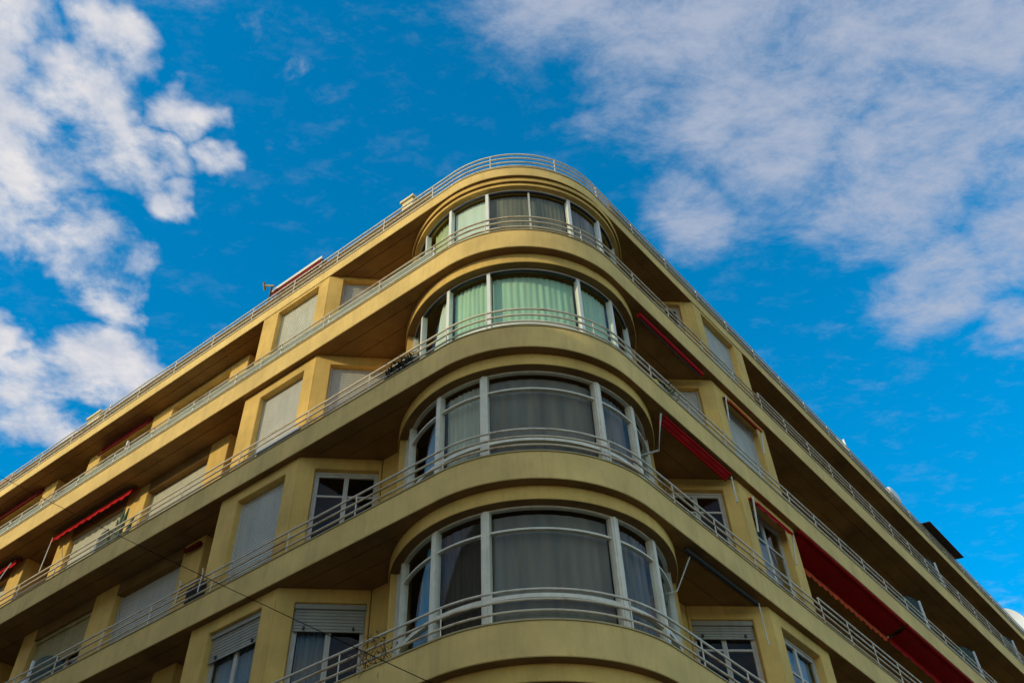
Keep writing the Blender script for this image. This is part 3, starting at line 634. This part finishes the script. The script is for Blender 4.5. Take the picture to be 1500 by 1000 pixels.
# roof terrace
def roof_awning(side, s0, s1, e, zb, zt_, m, label, mb2=BAR, dep=1.2, lift=.5):
    t = thing('roof_awning', label, 'awning', P3(side, s0, e, ZL[4] + .2))
    mb = MB(); F = frame(side, 0, e)
    mb.hexa([F(s0, 0, zb), F(s1, 0, zb), F(s1, dep, zb + lift), F(s0, dep, zb + lift), F(s0, 0, zb + .02), F(s1, 0, zb + .02), F(s1, dep, zb + lift + .02), F(s0, dep, zb + lift + .02)]); mb.build('fabric', m, t)
    mb = MB(); mb.box(F, s0 - .05, s1 + .05, -.04, -.002, zb - .05, zb + .06); mb.build('front_bar', mb2, t)
    mb = MB(); mb.box(F, s0, s1, -.02, -.004, zb - .22, zb - .052); mb.build('valance', m, t)
    for s_ in (s0 + .05, s1 - .05):
        mb = MB(); mb.tube([P3(side, s_, e + .05, ZL[4] + .2), P3(side, s_, e + .05, zb)], .025, 8); mb.build('support_post', mb2, t)
    return t
s0, z0 = reproj('L', 7.26, 20.36, .3, .55); s1, z1 = reproj('L', 9.2, 20.5, .3, .55)
roof_awning('L', s0, s1, .55, z0 - .02, z1, REDD, 'dark red roof terrace awning with cream front bar, left of the curve')
s0, z0 = reproj('L', 21.2, 20.05, .3, .5); s1 = s0 + 3
roof_awning('L', s0, s1, .5, z0, z0, RED, 'red roof terrace awning at the far left picture edge', WHITEP)
# dark canopy leaning out over the right parapet
t = thing('roof_canopy', 'dark brown canopy leaning over the roof railing, far right street side', 'canopy', P3('R', 21.0, .3, ZL[4] + .2))
mb = MB(); F = frame('R', 0, 0); za, zb = ZL[4] + .93, ZL[4] + .98
mb.hexa([F(22.2, -.12, za), F(25.3, -.12, za), F(25.3, .75, zb + .12), F(22.2, .75, zb + .12), F(22.2, -.12, za + .03), F(25.3, -.12, za + .03), F(25.3, .75, zb + .15), F(22.2, .75, zb + .15)]); mb.build('panel', mat('canopy_brown', (0.07, 0.035, 0.02), 0.8, var=.2), t)
for s_ in (22.3, 25.2):
    mb = MB(); mb.tube([P3('R', s_, .5, ZL[4] + .2), P3('R', s_, .5, za + .10)], .03, 8); mb.build('support_post', DARKM, t)

# ------------------------------------------------------------------ roof odds and ends
def lathe(prof, loc, n=20):
    mb = MB(); vs = []; fs = []
    for (r, z_) in prof:
        for i in range(n): a = 2 * math.pi * i / n; vs.append((loc[0] + r * math.cos(a), loc[1] + r * math.sin(a), loc[2] + z_))
    for j in range(len(prof) - 1):
        for i in range(n): fs.append((j * n + i, j * n + (i + 1) % n, (j + 1) * n + (i + 1) % n, (j + 1) * n + i))
    mb.add(vs, fs); return mb
def roof_box(side, s0, s1, e, ztop, label, m=CREAMP):
    t = thing('chimney_block', label, 'chimney', P3(side, s0, e, ZL[4] + .2)); F = frame(side, 0, e)
    mb = MB(); mb.box(F, s0, s1, 0, .5, ZL[4] + .2, ztop - .08); mb.build('shaft', m, t)
    mb = MB(); mb.box(F, s0 - .05, s1 + .05, -.05, .55, ztop - .078, ztop); mb.build('cap', CREAMP, t)
s0, z0 = reproj('L', 3.94, 20.38, .3, .5); s1, _ = reproj('L', 4.36, 20.4, .3, .5); roof_box('L', s0 + .05, s1 - .02, .5, z0, 'small cream chimney block on the roof edge nearest the rounded corner')
s0, z0 = reproj('L', 16.77, 20.29, .3, .5); s1, _ = reproj('L', 17.38, 20.3, .3, .5); roof_box('L', s0, s1, .5, z0, 'cream chimney block on the roof edge near the far left')
# aerial
s0, z0 = reproj('L', 9.1, 20.45, .2, .4)
t = thing('roof_aerial', 'small metal aerial arm poking over the roof edge by the red terrace awning', 'aerial', P3('L', s0, .4, ZL[4] + .2))
mb = MB(); mb.tube([P3('L', s0, .4, ZL[4] + .2), P3('L', s0, .4, z0)], .03, 8); mb.build('mast', DARKM, t)
mb = MB(); mb.tube([P3('L', s0 - .1, .4, z0 - .05), P3('L', s0 + .28, .3, z0 + .16)], .028, 8); mb.tube([P3('L', s0 + .2, .25, z0 + .2), P3('L', s0 + .3, .4, z0 + .05)], .04, 8); mb.build('arm', CAPM, t)
# clear balcony dividers with rounded tops
def divider(side, s, k, ztop, label, e0=.18, e1=1.15, m=DIVG, post=True, group='rounded balcony dividers', ptop=None):
    zf_ = ZL[k] + (.2); t = thing('balcony_divider', label, 'divider', P3(side, s, e0, zf_), group)
    mb = MB(); pts = []; n = 10; w = e1 - e0; rad_ = min(.5, w * .6)
    prof = [(e0, zf_), (e1, zf_), (e1, ztop)]
    for i in range(n + 1):
        a = math.pi / 2 * i / n; prof.append((e0 + rad_ - rad_ * math.sin(a), ztop - rad_ + rad_ * math.cos(a)))
    nn = len(prof); vs = [P3(side, s, e, z_) for e, z_ in prof] + [P3(side, s + .012, e, z_) for e, z_ in prof]
    mb.add(vs, [tuple(range(nn)), tuple(range(2 * nn - 1, nn - 1, -1))] + [(i, (i + 1) % nn, nn + (i + 1) % nn, nn + i) for i in range(nn)]); mb.build('pane', m, t)
    if post:
        mb = MB(); F = frame(side, s, e0 - .06); mb.box(F, -.02, .03, 0, .055, zf_, ptop or (ztop - rad_ * .65)); mb.build('edge_post', WHITEP, t)
divider('L', 14.1, 3, ZL[3] + 1.75, 'clear rounded divider with white post on the top left balcony')
divider('L', 14.0, 2, ZL[2] + 1.75, 'murky rounded divider beside the cactus on the second left balcony', post=False)
divider('L', 15.2, 1, ZL[1] + 1.85, 'murky square divider on the third left balcony', e0=.25)
divider('R', 21.9, 3, ZL[3] + 2.5, 'pale rounded divider on the top right balcony, nearer of two', e0=.25, ptop=ZL[3] + 2.1)
divider('R', 29.2, 3, ZL[3] + 2.5, 'pale rounded divider on the top right balcony, farther of two', e0=.25, ptop=ZL[3] + 2.1)
divider('R', 18.1, 2, ZL[2] + 2.35, 'rounded divider with white post above the red awnings, nearer of two', e0=.25, ptop=ZL[2] + 2.0)
divider('R', 22.3, 2, ZL[2] + 2.35, 'rounded divider with white post above the red awnings, farther of two', e0=.25, ptop=ZL[2] + 2.0)
s0, z0 = reproj('R', 16.0, 20.4, .3, .4); divider('R', s0 + .2, 4, z0 + .05, 'pale green rounded divider poking over the right roof railing', e0=.3, m=FROST)
s0, z0 = reproj('L', 15.93, 20.2, .3, .4); divider('L', s0, 4, z0 + .05, 'pale rounded divider poking over the left roof railing', e0=.3, m=FROST)
# dishes, cushions
s0, z0 = reproj('R', 31.2, 20.5, .3, .5)
t = thing('satellite_dish', 'large white dish-like panel above the right roof railing at the picture edge', 'satellite dish', P3('R', s0, .5, ZL[4] + .2))
mb = MB(); cx = Vector(P3('R', s0 + .3, .5, z0 - .45)); nrm = Vector((oR.x * .6 - tR.x * .6, oR.y * .6 - tR.y * .6, .25)).normalized(); uu = nrm.cross(Vector((0, 0, 1))).normalized(); vv = uu.cross(nrm)
vs = [tuple(cx - nrm * .12)]; fs = []; NR = 5; NA = 24
for j in range(1, NR + 1):
    r = .62 * j / NR
    for i in range(NA): a = 2 * math.pi * i / NA; vs.append(tuple(cx + uu * r * math.cos(a) + vv * r * 1.1 * math.sin(a) + nrm * (-.12 + .14 * (j / NR) ** 2)))
for i in range(NA): fs.append((0, 1 + i, 1 + (i + 1) % NA))
for j in range(NR - 1):
    for i in range(NA): fs.append((1 + j * NA + i, 1 + (j + 1) * NA + i, 1 + (j + 1) * NA + (i + 1) % NA, 1 + j * NA + (i + 1) % NA))
mb.add(vs, fs); mb.build('dish', WHITEP, t, 60)
mb = MB(); mb.tube([P3('R', s0 + .3, .6, ZL[4] + .2), P3('R', s0 + .3, .6, z0 - .4)], .03, 8); mb.build('mast', DARKM, t)
s0, z0 = reproj('R', 19.9, 20.3, .3, .45)
mb = MB(); n = 14; vs = []; fs = []
for j in range(7):
    f = j / 6
    for i in range(n):
        a = 2 * math.pi * i / n; rr_ = math.sin(math.pi * (0.08 + .84 * f)) ** .5
        vs.append(P3('R', s0 + .3 + .5 * math.copysign(abs(math.cos(a)) ** .6, math.cos(a)) * rr_, .45 + .16 * math.copysign(abs(math.sin(a)) ** .6, math.sin(a)) * rr_, z0 - .5 + .58 * f))
for j in range(6):
    for i in range(n): fs.append((j * n + i, j * n + (i + 1) % n, (j + 1) * n + (i + 1) % n, (j + 1) * n + i))
fs.append(tuple(range(n))); fs.append(tuple(6 * n + i for i in range(n))); mb.add(vs, fs)
tag(mb.build('cushion', WHITEP, None, 60), 'white cushion showing over the right roof railing above the long balcony', 'cushion')

# ------------------------------------------------------------------ plants and balcony clutter
def leaves(mb, c, spread, n, size, up_=.5):
    for _ in range(n):
        p = Vector(c) + Vector((random.gauss(0, spread[0]), random.gauss(0, spread[1]), random.gauss(0, spread[2])))
        d = Vector((random.uniform(-1, 1), random.uniform(-1, 1), random.uniform(-up_, 1))).normalized(); w = d.cross(Vector((random.uniform(-1, 1), random.uniform(-1, 1), random.uniform(-1, 1)))).normalized()
        L_ = size * random.uniform(.6, 1.4); mb.add([p, p + d * L_ * .5 + w * L_ * .22, p + d * L_, p + d * L_ * .5 - w * L_ * .22], [(0, 1, 2, 3)])
def planter(side, s0, s1, z, label, leafm, flower=None, hang=0.0, dens=150, name='flower_box', h=.16):
    t = thing(name, label, 'plant', P3(side, (s0 + s1) / 2, .2, z))
    mb = MB(); F = frame(side, 0, .12); mb.box(F, s0, s1, .0, .16, z, z + h); mb.build('box', TERRA, t)
    mb = MB()
    for i in range(int((s1 - s0) / .12)):
        leaves(mb, P3(side, s0 + .06 + i * .12, .13, z + h + .06 - hang * random.random()), (.06, .06, .09), int(dens * .12 / (s1 - s0)) + 4, .10)
    mb.build('foliage', leafm, t)['kind'] = 'stuff'
    if flower:
        mb = MB()
        for i in range(9): leaves(mb, P3(side, random.uniform(s0, s1), .10, z + h + random.uniform(.08, .22)), (.02, .02, .02), 6, .045)
        mb.build('flowers', flower, t)['kind'] = 'stuff'
q = ZL[2] + .603
# the left box sits on the start of the curve
planter('L', 3.35, 4.15, q, 'dark wilted plant in a box on the balcony edge left of the third bay', LEAFD, dens=900)
planter('R', 3.95, 4.55, q, 'potted flowers with pale blooms behind the railing right of the third bay', LEAF, PETAL, dens=200)
mb = lathe([(.0, 0), (.09, 0), (.13, .06), (.14, .12), (.125, .17), (.11, .175), (.10, .12)], P3('R', 3.68, .14, q)); tag(mb.build('flower_pot', YEL, None, 60), 'small yellow glazed pot beside the potted flowers on the right balcony', 'pot')
# cactus
t = thing('cactus_plant', 'tall green cactus on the left balcony under the red scalloped awning', 'plant', P3('L', 13.5, .35, ZL[2] + .2))
mb = lathe([(0, 0), (.14, 0), (.19, .3), (.20, .32), (.16, .32), (.15, .27), (0, .27)], P3('L', 13.5, .35, ZL[2] + .2)); mb.build('pot', TERRA, t, 60)
for (ds, de, h, b) in ((0, 0, 1.75, .0), (.16, .05, 1.55, .12), (-.15, -.03, 1.62, -.10), (.30, .0, 1.35, .22), (-.34, .02, 1.3, -.2)):
    mb = MB(); mb.tube([P3('L', 13.5 + ds * .3, .35 + de, ZL[2] + .45), P3('L', 13.5 + ds, .35 + de, ZL[2] + .45 + h * .35), P3('L', 13.5 + ds + b * .5, .35 + de, ZL[2] + .45 + h * .7), P3('L', 13.5 + ds + b, .35 + de, ZL[2] + .3 + h)], [.05, .055, .05, .015], 8); mb.build('stem', LEAF, t, 60)
# dry creeper on the lowest balcony
t = thing('dry_creeper', 'dry brown creeper hanging on the railing left of the lowest bay', 'plant', P3('L', 3.75, .1, ZL[0] + .6))
mb = MB()
for i in range(26):
    p = Vector(P3('L', random.uniform(3.5, 4.1), .02, ZL[0] + random.uniform(.75, 1.1))); pts = [p]
    for j in range(4): p = p + Vector((random.uniform(-.09, .09), random.uniform(-.06, .06), random.uniform(-.17, .06))); pts.append(p)
    mb.tube(pts, .005, 4, False)
leaves(mb, P3('L', 3.8, .03, ZL[0] + .9), (.16, .12, .13), 90, .05, 1); mb.build('stems', TWIG, t)['kind'] = 'stuff'
# folding clothes rack clipped on the railing
t = thing('drying_rack', 'small folding drying rack hung on the third left balcony railing', 'drying rack', P3('L', 9.2, -.1, ZL[1] + .6))
za = ZL[1] + 1.16
for s_ in (8.80, 9.50):
    mb = MB(); mb.tube([P3('L', s_, .03, za + .02), P3('L', s_, -.05, za), P3('L', s_, -.07, za - .48)], .011, 6); mb.tube([P3('L', s_, -.05, za + .0), P3('L', s_ + .02, -.06, za + .09)], .012, 6); mb.build('side_frame', RAIL, t)
for i in range(5):
    mb = MB(); mb.tube([P3('L', 8.80, -.06, za - .08 - i * .09), P3('L', 9.50, -.06, za - .08 - i * .09)], .007, 6); mb.build('bar', DARKM, t)
mb = MB(); mb.box(frame('L', 0, .1), 8.84, 9.44, 0, .03, ZL[1] + .62, ZL[1] + 1.08); mb.build('cloth', mat('cloth_dark', (.035, .03, .03), .9), t)
# long trough behind the railing of the second left balcony
t = thing('window_trough', 'long white and black trough behind the railing below the closed left shutter', 'trough', P3('L', 7.4, .1, ZL[2] + .6))
F = frame('L', 0, .09)
mb = MB(); mb.box(F, 6.70, 8.06, 0, .16, ZL[2] + .84, ZL[2] + .91); mb.build('rim', WHITEP, t)
mb = MB(); mb.box(F, 6.72, 8.04, .01, .15, ZL[2] + .62, ZL[2] + .838); mb.build('body', DARKM, t)
# awning cassette on the third left loggia
mb = MB(); mb.tube([P3('L', 10.24, .66, ZL[2] - .27), P3('L', 10.78, .66, ZL[2] - .27)], .055, 10); tag(mb.build('roller_casing', REDD, None, 60), 'short brown roller casing on top of the pier on the third left balcony', 'casing')
# storage under the half open shutter
t = thing('storage_cabinet', 'tall white cabinet behind the railing under the half open wooden shutter', 'cabinet', P3('L', 15.9, .5, ZL[1] + .2)); F = frame('L', 0, .45)
mb = MB(); mb.box(F, 15.75, 16.15, 0, .3, ZL[1] + .2, ZL[1] + 1.35); mb.build('body', WHITEP, t)
mb = MB(); mb.box(F, 15.77, 16.13, -.022, -.003, ZL[1] + .25, ZL[1] + 1.32); mb.build('door', WHITEP, t)

# ------------------------------------------------------------------ overhead cable
def unproj(x, y, dist):
    d = (fw * 1400.74 + rt * (x - 750) - up * (y - 500)).normalized(); return Vector((0, 0, ZC)) + d * dist
a = unproj(0, 698, 24.0); b = unproj(630, 1003, 9.5); pts = []
d_ = (b - a); a2 = a - d_ * .35; b2 = b + d_ * .25
for i in range(41):
    f = i / 40; p = a2.lerp(b2, f); p.z -= .10 * 4 * f * (1 - f) - .08; pts.append(p)
mb = MB(); mb.tube(pts, .005, 6); tag(mb.build('overhead_cable', CAB, None, 60), 'thin black cable slanting across the left facade to the bottom edge', 'cable')

# ------------------------------------------------------------------ building across the left street, behind the camera
OB = thing('opposite_building', 'plain rendered block across the left street that shades the lower storeys', 'building', P3('L', 10, -OPE - 3, 0))
H_OPP = 21.1
Fq = frame('L', 0, -OPE - .4)     # its facade; inward direction of this frame points to the ochre building
holes = []
for zz in (4.6, 7.8, 11.0, 14.2, 17.2):
    for i in range(13): holes.append((3 + i * 4.2, 4.3 + i * 4.2, zz - 1.0, zz + .9))
Fopp = lambda a, d, z: Fq(a, -d, z)
mb = grid_wall(Fopp, 1, 58, 0, H_OPP, .3, holes); mb.build('wall', OPPW, OB)
mb = MB(); mb.box(Fopp, 1.003, 57.997, .302, 11, 0, H_OPP - .02); mb.build('core', OPPW, OB)
mb = MB(); mb.box(Fopp, .7, 58.3, -.35, 11.2, H_OPP + .002, H_OPP + .3); mb.build('roof', KERB, OB)
for h in holes:
    mb = MB(); mb.box(Fopp, h[0] + .01, h[1] - .01, .2, .24, h[2] + .01, h[3] - .01); mb.build('window', DARKM, OB)
